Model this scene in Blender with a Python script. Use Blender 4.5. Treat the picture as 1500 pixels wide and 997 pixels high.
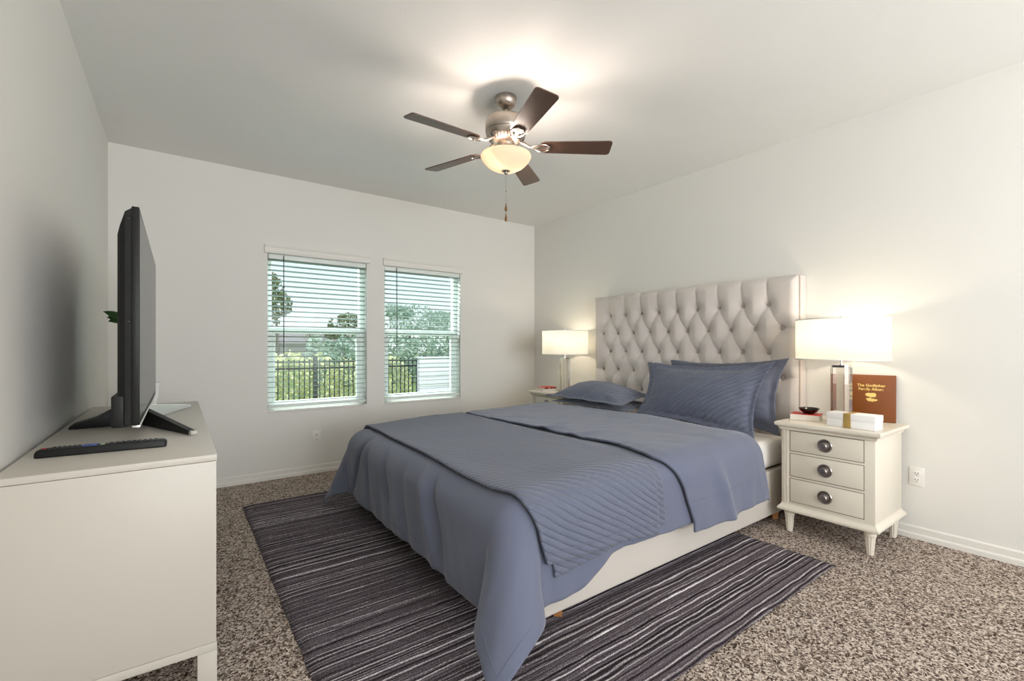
import bpy, bmesh, math, random
from math import pi, sin, cos, radians, hypot, atan2
from mathutils import Vector, Matrix, noise

# ------------------------------------------------------------------ scene, camera, light
S = bpy.context.scene
C = S.collection
for o in list(bpy.data.objects): bpy.data.objects.remove(o)

XL, XR, YB, YF, H, CH = -.431, 3.708, 4.594, -2.90, 2.74, 1.19     # room extents, camera height
cam_d = bpy.data.cameras.new('camera'); cam = bpy.data.objects.new('camera', cam_d); C.objects.link(cam)
cam.location = (0, 0, CH); cam.rotation_euler = (pi/2, 0, -radians(36.1))
cam_d.sensor_width = 36; cam_d.lens = 670/1500*36; cam_d.shift_y = 9.5/1500; cam_d.clip_start = .02; cam_d.clip_end = 400
S.camera = cam
S.view_settings.view_transform = 'Standard'; S.view_settings.look = 'None'
S.view_settings.gamma = 1; S.view_settings.use_curve_mapping = False
S.view_settings.exposure = 0.52
S.cycles.max_bounces = 10; S.cycles.diffuse_bounces = 5; S.cycles.transparent_max_bounces = 24
S.cycles.caustics_reflective = False; S.cycles.caustics_refractive = False
S.cycles.sample_clamp_indirect = 4.0; S.cycles.use_denoising = True

W = bpy.data.worlds.new('sky'); S.world = W; W.use_nodes = True
nt = W.node_tree; nt.nodes.clear()
tc = nt.nodes.new('ShaderNodeTexCoord'); sx = nt.nodes.new('ShaderNodeSeparateXYZ'); rp = nt.nodes.new('ShaderNodeValToRGB')
nt.links.new(tc.outputs['Generated'], sx.inputs[0]); nt.links.new(sx.outputs['Z'], rp.inputs[0])
rp.color_ramp.elements[0].position = .02; rp.color_ramp.elements[0].color = (.90, .95, .97, 1)
rp.color_ramp.elements[1].position = .30; rp.color_ramp.elements[1].color = (.66, .80, 1.0, 1)
bg = nt.nodes.new('ShaderNodeBackground'); wo = nt.nodes.new('ShaderNodeOutputWorld')
bg.inputs['Strength'].default_value = .88
nt.links.new(rp.outputs[0], bg.inputs[0]); nt.links.new(bg.outputs[0], wo.inputs[0])

def light(name, kind, loc, energy, color=(1, 1, 1), rot=(0, 0, 0), **kw):
    d = bpy.data.lights.new(name, kind); d.energy = energy; d.color = color
    for k, v in kw.items(): setattr(d, k, v)
    o = bpy.data.objects.new(name, d); o.location = loc; o.rotation_euler = rot; C.objects.link(o); return o
light('sun', 'SUN', (0, -5, 20), 1.35, (1, .95, .86), (radians(38), 0, radians(-25)), angle=.02)
# added fill light, shining in through an invented opening behind the camera
light('fill_behind', 'AREA', (1.55, YF-.25, 1.45), 140, (.95, .97, 1), (radians(132), 0, 0), shape='RECTANGLE', size=3.0, size_y=2.0)
# daylight over the two bedroom windows (outside, above the glass)
light('daylight_windows', 'AREA', (1.63, 5.75, 2.75), 360, (.90, .95, 1), (radians(-58), 0, 0), shape='RECTANGLE', size=2.4, size_y=1.0)
FAN_W, LAMP_W = 21, 3.0

# ------------------------------------------------------------------ materials
def _n(nt, t, **kw):
    n = nt.nodes.new(t)
    for k, v in kw.items(): setattr(n, k, v)
    return n
def newmat(name):
    m = bpy.data.materials.new(name); m.use_nodes = True
    return m, m.node_tree, m.node_tree.nodes['Principled BSDF']
def srgb(r, g, b):
    f = lambda c: (c/255/12.92) if c/255 <= .04045 else ((c/255+.055)/1.055)**2.4
    return (f(r), f(g), f(b), 1)
def mat(name, col, rough=.5, metal=0, var=.04, scale=30, bump=0, bscale=200, coat=0, emit=None, estr=0, spec=None):
    m, nt, p = newmat(name)
    t = _n(nt, 'ShaderNodeTexCoord'); nz = _n(nt, 'ShaderNodeTexNoise'); nz.inputs['Scale'].default_value = scale
    mr = _n(nt, 'ShaderNodeMapRange'); mr.inputs[3].default_value = 1-var; mr.inputs[4].default_value = 1+var
    mx = _n(nt, 'ShaderNodeMix', data_type='RGBA', blend_type='MULTIPLY'); mx.inputs[0].default_value = 1
    nt.links.new(t.outputs['Object'], nz.inputs['Vector']); nt.links.new(nz.outputs['Fac'], mr.inputs[0])
    mx.inputs[6].default_value = col; nt.links.new(mr.outputs[0], mx.inputs[7]); nt.links.new(mx.outputs[2], p.inputs['Base Color'])
    p.inputs['Roughness'].default_value = rough; p.inputs['Metallic'].default_value = metal
    if coat: p.inputs['Coat Weight'].default_value = coat
    if spec is not None: p.inputs['Specular IOR Level'].default_value = spec
    if emit: p.inputs['Emission Color'].default_value = emit; p.inputs['Emission Strength'].default_value = estr
    if bump:
        n2 = _n(nt, 'ShaderNodeTexNoise'); n2.inputs['Scale'].default_value = bscale; n2.inputs['Detail'].default_value = 3
        nt.links.new(t.outputs['Object'], n2.inputs['Vector'])
        b = _n(nt, 'ShaderNodeBump'); b.inputs['Strength'].default_value = bump; b.inputs['Distance'].default_value = .003
        nt.links.new(n2.outputs['Fac'], b.inputs['Height']); nt.links.new(b.outputs[0], p.inputs['Normal'])
    return m
M = {}
M['wall'] = mat('wall_paint', srgb(229, 227, 221), .75, var=.012, scale=2, bump=.12, bscale=90, spec=.25)
M['ceil'] = mat('ceiling_paint', srgb(238, 237, 233), .85, var=.012, scale=3, bump=.25, bscale=60, spec=.2)
M['trim'] = mat('trim_paint', srgb(231, 228, 221), .5, var=.01)
M['vinyl'] = mat('white_vinyl', srgb(232, 238, 232), .4, var=.01)
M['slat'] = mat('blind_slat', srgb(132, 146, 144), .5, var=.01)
M['wand'] = mat('blind_wand', srgb(70, 72, 74), .35, var=.02)
M['plate'] = mat('outlet_plastic', srgb(238, 234, 228), .35, var=.01)
M['slot'] = mat('socket_slot', srgb(40, 38, 36), .6)
M['dresser'] = mat('dresser_lacquer', srgb(196, 190, 179), .42, var=.015, scale=6)
M['night'] = mat('nightstand_lacquer', srgb(226, 218, 202), .36, var=.015, scale=6)
M['gap'] = mat('shadow_gap', srgb(112, 100, 86), .8)
M['pewter'] = mat('pewter', srgb(150, 142, 138), .3, 1, var=.1, scale=60)
M['nickel'] = mat('brushed_nickel', srgb(176, 166, 156), .3, 1, var=.05, scale=80)
M['chrome'] = mat('chrome', srgb(225, 225, 225), .08, 1, var=.01)
M['black'] = mat('black_plastic', srgb(20, 20, 19), .45, var=.06, bump=.05, spec=.3)
M['glossblack'] = mat('gloss_black', srgb(18, 17, 17), .2, var=.02)
M['silver'] = mat('satin_silver', srgb(225, 224, 222), .42, .85, var=.01)
M['screen'] = mat('tv_screen', srgb(26, 25, 24), .2, var=.01, spec=.2)
M['button'] = mat('remote_button', srgb(58, 58, 60), .5, var=.1)
M['btn_red'] = mat('red_button', srgb(165, 40, 40), .5)
M['btn_blue'] = mat('blue_button', srgb(88, 104, 170), .45)
M['btn_green'] = mat('pale_button', srgb(170, 185, 150), .5)
M['wood'] = mat('orange_wood', srgb(176, 120, 68), .5, var=.2, scale=40)
M['sheet'] = mat('white_sheet', srgb(236, 232, 226), .85, var=.02, bump=.1, bscale=300, spec=.2)
M['bedlinen'] = mat('bed_upholstery', srgb(206, 198, 188), .85, var=.04, scale=250, bump=.15, bscale=500, spec=.2)
M['head'] = mat('headboard_linen', srgb(212, 204, 198), .85, var=.05, scale=300, bump=.15, bscale=500, spec=.2)
M['headbutton'] = mat('headboard_button', srgb(178, 166, 158), .7, var=.04)
M['piping'] = mat('terracotta_piping', srgb(206, 168, 148), .8)
M['gold'] = mat('gold_ribbon', srgb(186, 156, 92), .4, .5, var=.05, scale=150)
M['whitebox'] = mat('white_card', srgb(240, 238, 236), .5, var=.01)
M['paper'] = mat('page_block', srgb(235, 228, 218), .8, var=.06, scale=300)
M['redcover'] = mat('red_cover', srgb(205, 48, 42), .45, var=.04)
M['redwhite'] = mat('pale_cover', srgb(228, 222, 214), .5, var=.04)
M['ebony'] = mat('dark_bowl', srgb(26, 18, 18), .22, var=.1)
M['album'] = mat('brown_leather', srgb(122, 66, 20), .42, var=.12, scale=14, bump=.15, bscale=120)
M['foil'] = mat('gold_foil', srgb(246, 214, 130), .35, .35, var=.04)
M['petrol'] = mat('leaf', srgb(62, 104, 54), .5, var=.2, scale=30)
M['pot'] = mat('white_ceramic', srgb(240, 240, 238), .25, var=.01)
M['blade'] = mat('walnut_blade', srgb(88, 62, 50), .38, var=.25, scale=30)
M['brass'] = mat('antique_brass', srgb(140, 98, 58), .35, .8, var=.08)
M['concrete'] = mat('patio', srgb(190, 186, 178), .9, var=.08)
M['grass'] = mat('grass', srgb(140, 158, 92), .9, var=.3, scale=6)
M['iron'] = mat('fence_iron', srgb(46, 48, 48), .5)
M['siding'] = mat('pale_siding', srgb(214, 212, 222), .7, var=.03)
M['brick'] = mat('house_wall', srgb(150, 146, 146), .8, var=.08)
M['roof'] = mat('house_roof', srgb(142, 132, 130), .85, var=.08)
M['pane_dark'] = mat('house_window', srgb(92, 96, 104), .3)
M['bark'] = mat('bark', srgb(92, 80, 66), .9, var=.2)
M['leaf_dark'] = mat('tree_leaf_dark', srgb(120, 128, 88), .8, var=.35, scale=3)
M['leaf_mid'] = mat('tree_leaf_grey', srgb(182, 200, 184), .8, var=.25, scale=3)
M['leaf_hedge'] = mat('hedge_leaf', srgb(224, 226, 176), .8, var=.3, scale=4)

def make_glass():
    m, nt, p = newmat('window_glass'); nt.nodes.remove(p)
    out = [n for n in nt.nodes if n.type == 'OUTPUT_MATERIAL'][0]
    t = _n(nt, 'ShaderNodeBsdfTransparent'); t.inputs[0].default_value = (.95, .98, .965, 1)
    g = _n(nt, 'ShaderNodeBsdfGlossy'); g.inputs['Roughness'].default_value = .02
    mx = _n(nt, 'ShaderNodeMixShader'); mx.inputs[0].default_value = .010
    nt.links.new(t.outputs[0], mx.inputs[1]); nt.links.new(g.outputs[0], mx.inputs[2]); nt.links.new(mx.outputs[0], out.inputs[0])
    return m
M['glass'] = make_glass()
def make_crystal():
    m, nt, p = newmat('crystal')
    p.inputs['Base Color'].default_value = (1, .96, .9, 1); p.inputs['Transmission Weight'].default_value = .92
    p.inputs['Roughness'].default_value = .02; p.inputs['IOR'].default_value = 1.45
    return m
M['crystal'] = make_crystal()
def make_shade(name, col, ecol, estr, trans):
    m, nt, p = newmat(name)
    out = [n for n in nt.nodes if n.type == 'OUTPUT_MATERIAL'][0]
    p.inputs['Base Color'].default_value = col; p.inputs['Roughness'].default_value = .7
    p.inputs['Emission Color'].default_value = ecol; p.inputs['Emission Strength'].default_value = estr
    t = _n(nt, 'ShaderNodeBsdfTranslucent'); t.inputs[0].default_value = col
    mx = _n(nt, 'ShaderNodeMixShader'); mx.inputs[0].default_value = trans
    nt.links.new(p.outputs[0], mx.inputs[1]); nt.links.new(t.outputs[0], mx.inputs[2]); nt.links.new(mx.outputs[0], out.inputs[0])
    return m
M['shade'] = make_shade('lamp_shade_fabric', (.95, .92, .84, 1), (1, .95, .82, 1), .62, .72)
M['bowl'] = make_shade('alabaster_glass', (.80, .69, .57, 1), (1, .86, .72, 1), .08, .45)

def make_carpet():
    m, nt, p = newmat('shag_carpet')
    t = _n(nt, 'ShaderNodeTexCoord')
    mp = _n(nt, 'ShaderNodeMapping'); nt.links.new(t.outputs['Object'], mp.inputs[0])
    wn = _n(nt, 'ShaderNodeTexNoise'); wn.inputs['Scale'].default_value = 60; wn.inputs['Detail'].default_value = 2
    nt.links.new(mp.outputs[0], wn.inputs['Vector'])
    ad = _n(nt, 'ShaderNodeVectorMath', operation='MULTIPLY_ADD'); ad.inputs[1].default_value = (.02, .02, 0)
    nt.links.new(wn.outputs['Color'], ad.inputs[0]); nt.links.new(mp.outputs[0], ad.inputs[2])
    v = _n(nt, 'ShaderNodeTexVoronoi'); v.inputs['Scale'].default_value = 150; v.inputs['Randomness'].default_value = 1
    nt.links.new(ad.outputs[0], v.inputs['Vector'])
    n1 = _n(nt, 'ShaderNodeTexNoise'); n1.inputs['Scale'].default_value = 190; n1.inputs['Detail'].default_value = 4; n1.inputs['Roughness'].default_value = .65
    nt.links.new(ad.outputs[0], n1.inputs['Vector'])
    sp = _n(nt, 'ShaderNodeSeparateColor'); nt.links.new(v.outputs['Color'], sp.inputs[0])
    a = _n(nt, 'ShaderNodeMath', operation='MULTIPLY_ADD'); a.inputs[1].default_value = .45
    nt.links.new(sp.outputs[0], a.inputs[0])
    b = _n(nt, 'ShaderNodeMath', operation='MULTIPLY'); b.inputs[1].default_value = .55
    nt.links.new(n1.outputs['Fac'], b.inputs[0]); nt.links.new(b.outputs[0], a.inputs[2])
    r = _n(nt, 'ShaderNodeValToRGB'); cr = r.color_ramp
    cr.elements[0].position = .31; cr.elements[0].color = srgb(66, 51, 44)
    cr.elements[1].position = .68; cr.elements[1].color = srgb(232, 219, 206)
    e = cr.elements.new(.43); e.color = srgb(134, 116, 104)
    e = cr.elements.new(.53); e.color = srgb(180, 163, 149)
    nt.links.new(a.outputs[0], r.inputs[0]); nt.links.new(r.outputs[0], p.inputs['Base Color'])
    p.inputs['Roughness'].default_value = .95; p.inputs['Specular IOR Level'].default_value = .1
    bp = _n(nt, 'ShaderNodeBump'); bp.inputs['Strength'].default_value = .9; bp.inputs['Distance'].default_value = .012
    nt.links.new(a.outputs[0], bp.inputs['Height']); nt.links.new(bp.outputs[0], p.inputs['Normal'])
    return m
M['carpet'] = make_carpet()

def make_rug():
    m, nt, p = newmat('striped_rug')
    t = _n(nt, 'ShaderNodeTexCoord')
    # wobble across the stripes, varying slowly along them
    mpw = _n(nt, 'ShaderNodeMapping'); mpw.inputs['Scale'].default_value = (5, 14, 1); nt.links.new(t.outputs['Object'], mpw.inputs[0])
    wn = _n(nt, 'ShaderNodeTexNoise'); wn.inputs['Scale'].default_value = 1; wn.inputs['Detail'].default_value = 3; nt.links.new(mpw.outputs[0], wn.inputs['Vector'])
    sx = _n(nt, 'ShaderNodeSeparateXYZ'); nt.links.new(t.outputs['Object'], sx.inputs[0])
    y = _n(nt, 'ShaderNodeMath', operation='MULTIPLY_ADD'); y.inputs[1].default_value = .022
    nt.links.new(wn.outputs['Fac'], y.inputs[0]); nt.links.new(sx.outputs['Y'], y.inputs[2])
    def band(scale, off):
        c = _n(nt, 'ShaderNodeCombineXYZ'); 
        mm = _n(nt, 'ShaderNodeMath', operation='MULTIPLY_ADD'); mm.inputs[1].default_value = scale; mm.inputs[2].default_value = off
        nt.links.new(y.outputs[0], mm.inputs[0]); nt.links.new(mm.outputs[0], c.inputs[1])
        n = _n(nt, 'ShaderNodeTexNoise'); n.inputs['Scale'].default_value = 1; n.inputs['Detail'].default_value = 1.5
        nt.links.new(c.outputs[0], n.inputs['Vector']); return n.outputs['Fac']
    b1 = band(84, 3.3)
    sp = _n(nt, 'ShaderNodeMapping'); sp.inputs['Scale'].default_value = (190, 420, 100); nt.links.new(t.outputs['Object'], sp.inputs[0])
    fn = _n(nt, 'ShaderNodeTexNoise'); fn.inputs['Scale'].default_value = 1; fn.inputs['Detail'].default_value = 3; nt.links.new(sp.outputs[0], fn.inputs['Vector'])
    mx = _n(nt, 'ShaderNodeMath', operation='MULTIPLY_ADD'); mx.inputs[1].default_value = .62
    s2 = _n(nt, 'ShaderNodeMath', operation='SUBTRACT'); s2.inputs[1].default_value = .5
    nt.links.new(fn.outputs['Fac'], s2.inputs[0]); nt.links.new(s2.outputs[0], mx.inputs[0])
    am = _n(nt, 'ShaderNodeMath', operation='MULTIPLY_ADD'); am.inputs[1].default_value = 1.25; am.inputs[2].default_value = -.135
    nt.links.new(b1, am.inputs[0]); nt.links.new(am.outputs[0], mx.inputs[2])
    r = _n(nt, 'ShaderNodeValToRGB'); cr = r.color_ramp
    cr.elements[0].position = .33; cr.elements[0].color = srgb(38, 33, 36)
    cr.elements[1].position = .70; cr.elements[1].color = srgb(228, 222, 224)
    e = cr.elements.new(.42); e.color = srgb(74, 66, 70)
    e = cr.elements.new(.53); e.color = srgb(106, 97, 102)
    e = cr.elements.new(.61); e.color = srgb(146, 137, 142)
    nt.links.new(mx.outputs[0], r.inputs[0]); nt.links.new(r.outputs[0], p.inputs['Base Color'])
    p.inputs['Roughness'].default_value = .95; p.inputs['Specular IOR Level'].default_value = .1
    bp = _n(nt, 'ShaderNodeBump'); bp.inputs['Strength'].default_value = .8; bp.inputs['Distance'].default_value = .008
    nt.links.new(mx.outputs[0], bp.inputs['Height']); nt.links.new(bp.outputs[0], p.inputs['Normal'])
    return m
M['rug'] = make_rug()

def make_cloth(name, col, quilt=0, fine=.10, n1_=(.5, .866), n2_=(-.5, .866), k2=.3):
    """woven cotton; quilt = spacing in metres of diagonal stitched channels (UV in metres)"""
    m, nt, p = newmat(name)
    uv = _n(nt, 'ShaderNodeUVMap')
    n1 = _n(nt, 'ShaderNodeTexNoise'); n1.inputs['Scale'].default_value = 420; n1.inputs['Detail'].default_value = 2
    nt.links.new(uv.outputs[0], n1.inputs['Vector'])
    n0 = _n(nt, 'ShaderNodeTexNoise'); n0.inputs['Scale'].default_value = 90; n0.inputs['Detail'].default_value = 3
    nt.links.new(uv.outputs[0], n0.inputs['Vector'])
    mr = _n(nt, 'ShaderNodeMapRange'); mr.inputs[3].default_value = 1-fine*2.2; mr.inputs[4].default_value = 1+fine*2.2
    nt.links.new(n1.outputs['Fac'], mr.inputs[0])
    mx = _n(nt, 'ShaderNodeMix', data_type='RGBA', blend_type='MULTIPLY'); mx.inputs[0].default_value = 1
    mx.inputs[6].default_value = col; nt.links.new(mr.outputs[0], mx.inputs[7]); nt.links.new(mx.outputs[2], p.inputs['Base Color'])
    p.inputs['Roughness'].default_value = .9; p.inputs['Specular IOR Level'].default_value = .15
    p.inputs['Sheen Weight'].default_value = .25; p.inputs['Sheen Roughness'].default_value = .5
    b1 = _n(nt, 'ShaderNodeBump'); b1.inputs['Strength'].default_value = .12; b1.inputs['Distance'].default_value = .002
    nt.links.new(n0.outputs['Fac'], b1.inputs['Height'])
    last = b1
    if quilt:
        sx = _n(nt, 'ShaderNodeSeparateXYZ'); nt.links.new(uv.outputs[0], sx.inputs[0])
        def chan(ax, ay):
            a = _n(nt, 'ShaderNodeMath', operation='MULTIPLY'); a.inputs[1].default_value = ax*pi/quilt; nt.links.new(sx.outputs['X'], a.inputs[0])
            b = _n(nt, 'ShaderNodeMath', operation='MULTIPLY_ADD'); b.inputs[1].default_value = ay*pi/quilt; nt.links.new(sx.outputs['Y'], b.inputs[0]); nt.links.new(a.outputs[0], b.inputs[2])
            s = _n(nt, 'ShaderNodeMath', operation='SINE'); nt.links.new(b.outputs[0], s.inputs[0])
            q = _n(nt, 'ShaderNodeMath', operation='ABSOLUTE'); nt.links.new(s.outputs[0], q.inputs[0])
            w = _n(nt, 'ShaderNodeMath', operation='POWER'); w.inputs[1].default_value = .5; nt.links.new(q.outputs[0], w.inputs[0])
            return w.outputs[0]
        c1 = chan(*n1_); c2 = chan(*n2_)
        k = _n(nt, 'ShaderNodeMath', operation='MULTIPLY'); k.inputs[1].default_value = k2; nt.links.new(c2, k.inputs[0])
        ad = _n(nt, 'ShaderNodeMath', operation='ADD'); nt.links.new(c1, ad.inputs[0]); nt.links.new(k.outputs[0], ad.inputs[1])
        b2 = _n(nt, 'ShaderNodeBump'); b2.inputs['Strength'].default_value = .75; b2.inputs['Distance'].default_value = .009
        nt.links.new(ad.outputs[0], b2.inputs['Height']); nt.links.new(b1.outputs[0], b2.inputs['Normal']); last = b2
    nt.links.new(last.outputs[0], p.inputs['Normal'])
    return m
BLUE = (.135, .149, .210, 1)
M['duvet'] = make_cloth('blue_cotton', BLUE)
M['quilt'] = make_cloth('quilted_blue_cotton', (.128, .142, .197, 1), quilt=.027, k2=.12)
M['sham'] = make_cloth('quilted_sham_cotton', (.122, .136, .190, 1), quilt=.030, n1_=(-.6, .8), n2_=(.6, .8), k2=.12)
M['plainsham'] = make_cloth('plain_sham_cotton', (.128, .138, .182, 1))

# ------------------------------------------------------------------ mesh building helpers
def absloc(o):
    v = Vector((0, 0, 0))
    while o is not None: v += o.location; o = o.parent
    return v
class MB:
    def __init__(s): s.bm = bmesh.new(); s.uv = None
    def box(s, x0, x1, y0, y1, z0, z1, bev=0, seg=2, mtx=None):
        r = bmesh.ops.create_cube(s.bm, size=1); vs = r['verts']
        for v in vs:
            v.co = Vector(((x0+x1)/2+v.co.x*(x1-x0), (y0+y1)/2+v.co.y*(y1-y0), (z0+z1)/2+v.co.z*(z1-z0)))
            if mtx is not None: v.co = mtx @ v.co
        if bev:
            es = list({e for v in vs for e in v.link_edges})
            bmesh.ops.bevel(s.bm, geom=es, offset=bev, segments=seg, profile=.5, affect='EDGES')
        return s
    def lathe(s, prof, cx, cy, n=32, mtx=None, flute=0, nfl=12, caps=True):
        rings = []
        for (r, z) in prof:
            ring = []
            for k in range(n):
                a = 2*pi*k/n; rr = r*(1-flute*abs(sin(nfl/2*a))) if flute else r
                p = Vector((cx+rr*cos(a), cy+rr*sin(a), z))
                ring.append(s.bm.verts.new(mtx @ p if mtx is not None else p))
            rings.append(ring)
        for a, b in zip(rings, rings[1:]):
            for k in range(n): s.bm.faces.new((a[k], a[(k+1) % n], b[(k+1) % n], b[k]))
        if caps:
            for ring in (rings[0], rings[-1]):
                try: s.bm.faces.new(ring)
                except ValueError: pass
        return s
    def tube(s, pts, r, n=10):
        pts = [Vector(p) for p in pts]; rings = []
        rad = r if isinstance(r, (list, tuple)) else [r]*len(pts)
        for i, p in enumerate(pts):
            d = (pts[min(i+1, len(pts)-1)]-pts[max(i-1, 0)]).normalized()
            u = d.cross(Vector((0, 0, 1)) if abs(d.z) < .9 else Vector((1, 0, 0))).normalized(); w = d.cross(u)
            rings.append([s.bm.verts.new(p+(u*cos(2*pi*k/n)+w*sin(2*pi*k/n))*rad[i]) for k in range(n)])
        for a, b in zip(rings, rings[1:]):
            for k in range(n): s.bm.faces.new((a[k], a[(k+1) % n], b[(k+1) % n], b[k]))
        s.bm.faces.new(rings[0]); s.bm.faces.new(rings[-1][::-1]); return s
    def prism(s, poly, fn0, fn1, bev=0):
        """poly: list of 2-D points; fn0/fn1 map (a,b) to 3-D for the two end faces"""
        A = [s.bm.verts.new(fn0(*p)) for p in poly]; B = [s.bm.verts.new(fn1(*p)) for p in poly]
        s.bm.faces.new(A[::-1]); s.bm.faces.new(B); n = len(poly)
        for k in range(n): s.bm.faces.new((A[k], A[(k+1) % n], B[(k+1) % n], B[k]))
        if bev:
            es = list({e for v in A+B for e in v.link_edges})
            bmesh.ops.bevel(s.bm, geom=es, offset=bev, segments=2, profile=.5, affect='EDGES')
        return s
    def grid(s, nu, nv, fn, uvfn=None):
        V = [[s.bm.verts.new(fn(i/nu, j/nv)) for j in range(nv+1)] for i in range(nu+1)]
        lay = None
        if uvfn: lay = s.bm.loops.layers.uv.verify()
        for i in range(nu):
            for j in range(nv):
                f = s.bm.faces.new((V[i][j], V[i+1][j], V[i+1][j+1], V[i][j+1]))
                if lay is not None:
                    for lp, (a, b) in zip(f.loops, ((i, j), (i+1, j), (i+1, j+1), (i, j+1))): lp[lay].uv = uvfn(a/nu, b/nv)
        return s
    def sphere(s, c, r, sc=(1, 1, 1), u=16, v=10):
        rr = bmesh.ops.create_uvsphere(s.bm, u_segments=u, v_segments=v, radius=r)
        for q in rr['verts']: q.co = Vector((q.co.x*sc[0], q.co.y*sc[1], q.co.z*sc[2]))+Vector(c)
        return s
    def xform(s, mtx):
        for v in s.bm.verts: v.co = mtx @ v.co
        return s
    def build(s, name, m, parent=None, smooth=True, ang=35):
        bmesh.ops.recalc_face_normals(s.bm, faces=s.bm.faces[:])
        me = bpy.data.meshes.new(name); off = absloc(parent) if parent is not None else None
        if off is not None:
            for v in s.bm.verts: v.co -= off
        s.bm.to_mesh(me); s.bm.free()
        if smooth:
            me.polygons.foreach_set('use_smooth', [True]*len(me.polygons)); me.set_sharp_from_angle(angle=radians(ang))
        me.materials.append(m)
        o = bpy.data.objects.new(name, me); C.objects.link(o); o.parent = parent; return o
def empty(name, loc, label, cat, group=None):
    o = bpy.data.objects.new(name, None); o.location = loc; o.empty_display_size = .1; C.objects.link(o)
    o['label'] = label; o['category'] = cat
    if group: o['group'] = group
    return o
def tag(o, label, cat, group=None, kind=None):
    o['label'] = label; o['category'] = cat
    if group: o['group'] = group
    if kind: o['kind'] = kind
    return o
def struct(o): o['kind'] = 'structure'; return o
def solid(o, t, off=0):
    md = o.modifiers.new('thickness', 'SOLIDIFY'); md.thickness = t; md.offset = off; return o
def copy_tree(o, parent=None):
    c = o.copy(); C.objects.link(c); c.parent = parent
    for ch in list(o.children): copy_tree(ch, c)
    return c
rnd = random.Random(7)

# ------------------------------------------------------------------ room shell
def slabs(xs, zs, holes, y0, y1):
    mb = MB()
    for xa, xb in zip(xs, xs[1:]):
        for za, zb in zip(zs, zs[1:]):
            if any(h[0] <= xa and xb <= h[1] and h[2] <= za and zb <= h[3] for h in holes): continue
            mb.box(xa, xb, y0, y1, za, zb)
    return mb
W1 = (.645, 1.535, .615, 2.035); W2 = (1.72, 2.615, .615, 2.035); T = .15
struct(slabs([XL-T, W1[0], W1[1], W2[0], W2[1], XR+T], [0, W1[2], W1[3], H], [W1, W2], YB, YB+T).build('wall_back', M['wall'], smooth=False))
struct(slabs([XL-T, .05, 3.45, XR+T], [0, .25, 2.6, H], [(.05, 3.45, .25, 2.6)], YF-T, YF).build('wall_front', M['wall'], smooth=False))  # wide opening is made up, cut only to let the fill light in
struct(MB().box(XL-T, XL, YF, YB, 0, H).build('wall_left', M['wall'], smooth=False))
struct(MB().box(XR, XR+T, YF, YB, 0, H).build('wall_right', M['wall'], smooth=False))
struct(MB().box(XL-T, XR+T, YF-T, YB+T, H, H+.12).build('ceiling', M['ceil'], smooth=False))
struct(MB().box(XL-T, XR+T, YF-T, YB+T, -.15, 0).build('floor', M['carpet'], smooth=False))
def board(name, poly_fn):
    prof = [(0, 0), (.017, 0), (.017, .026), (.013, .034), (.0095, .036), (.0095, .07), (.004, .078), (0, .078)]
    mb = MB(); mb.prism(prof, *poly_fn); return struct(mb.build(name, M['trim'], ang=20))
board('baseboard_back', (lambda a, b: Vector((XL, YB-a, b)), lambda a, b: Vector((XR, YB-a, b))))
board('baseboard_right', (lambda a, b: Vector((XR-a, YF, b)), lambda a, b: Vector((XR-a, YB, b))))
board('baseboard_left', (lambda a, b: Vector((XL+a, YF, b)), lambda a, b: Vector((XL+a, YB, b))))

def window(i, w):
    x0, x1, z0, z1 = w; ya, yb = YB+.085, YB+T
    root = bpy.data.objects.new('window_%d' % i, None); root.location = ((x0+x1)/2, YB+.1, z0); C.objects.link(root); struct(root)
    f = .045; mb = MB()
    mb.box(x0, x0+f, ya, yb, z0, z1, .004).box(x1-f, x1, ya, yb, z0, z1, .004)
    mb.box(x0+f, x1-f, ya, yb, z1-f, z1, .004).box(x0+f, x1-f, ya, yb, z0, z0+f, .004)
    mb.build('window_frame', M['vinyl'], root)
    zm = 1.345
    s = MB().box(x0+f, x1-f, ya+.012, yb-.005, zm-.028, zm+.028, .004); s.build('meeting_rail', M['vinyl'], root)
    s = MB(); g = .03
    for (za, zb, yy) in ((z0+f, zm-.028, ya+.004),):
        s.box(x0+f, x0+f+g, yy, yy+.03, za, zb, .003).box(x1-f-g, x1-f, yy, yy+.03, za, zb, .003).box(x0+f+g, x1-f-g, yy, yy+.03, za, za+g, .003)
    s.build('sash', M['vinyl'], root)
    MB().box(x0+f+.002, x1-f-.002, ya+.032, ya+.037, zm+.028, z1-f).build('pane', M['glass'], root, smooth=False)
    MB().box(x0+f+g, x1-f-g, ya+.018, ya+.022, z0+f+g, zm-.028).build('pane', M['glass'], root, smooth=False)
    MB().box(x0-.004, x1+.004, YB-.010, ya, z0-.016, z0+.001, .004).build('window_sill', M['trim'], root)
window(1, W1); window(2, W2)

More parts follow.
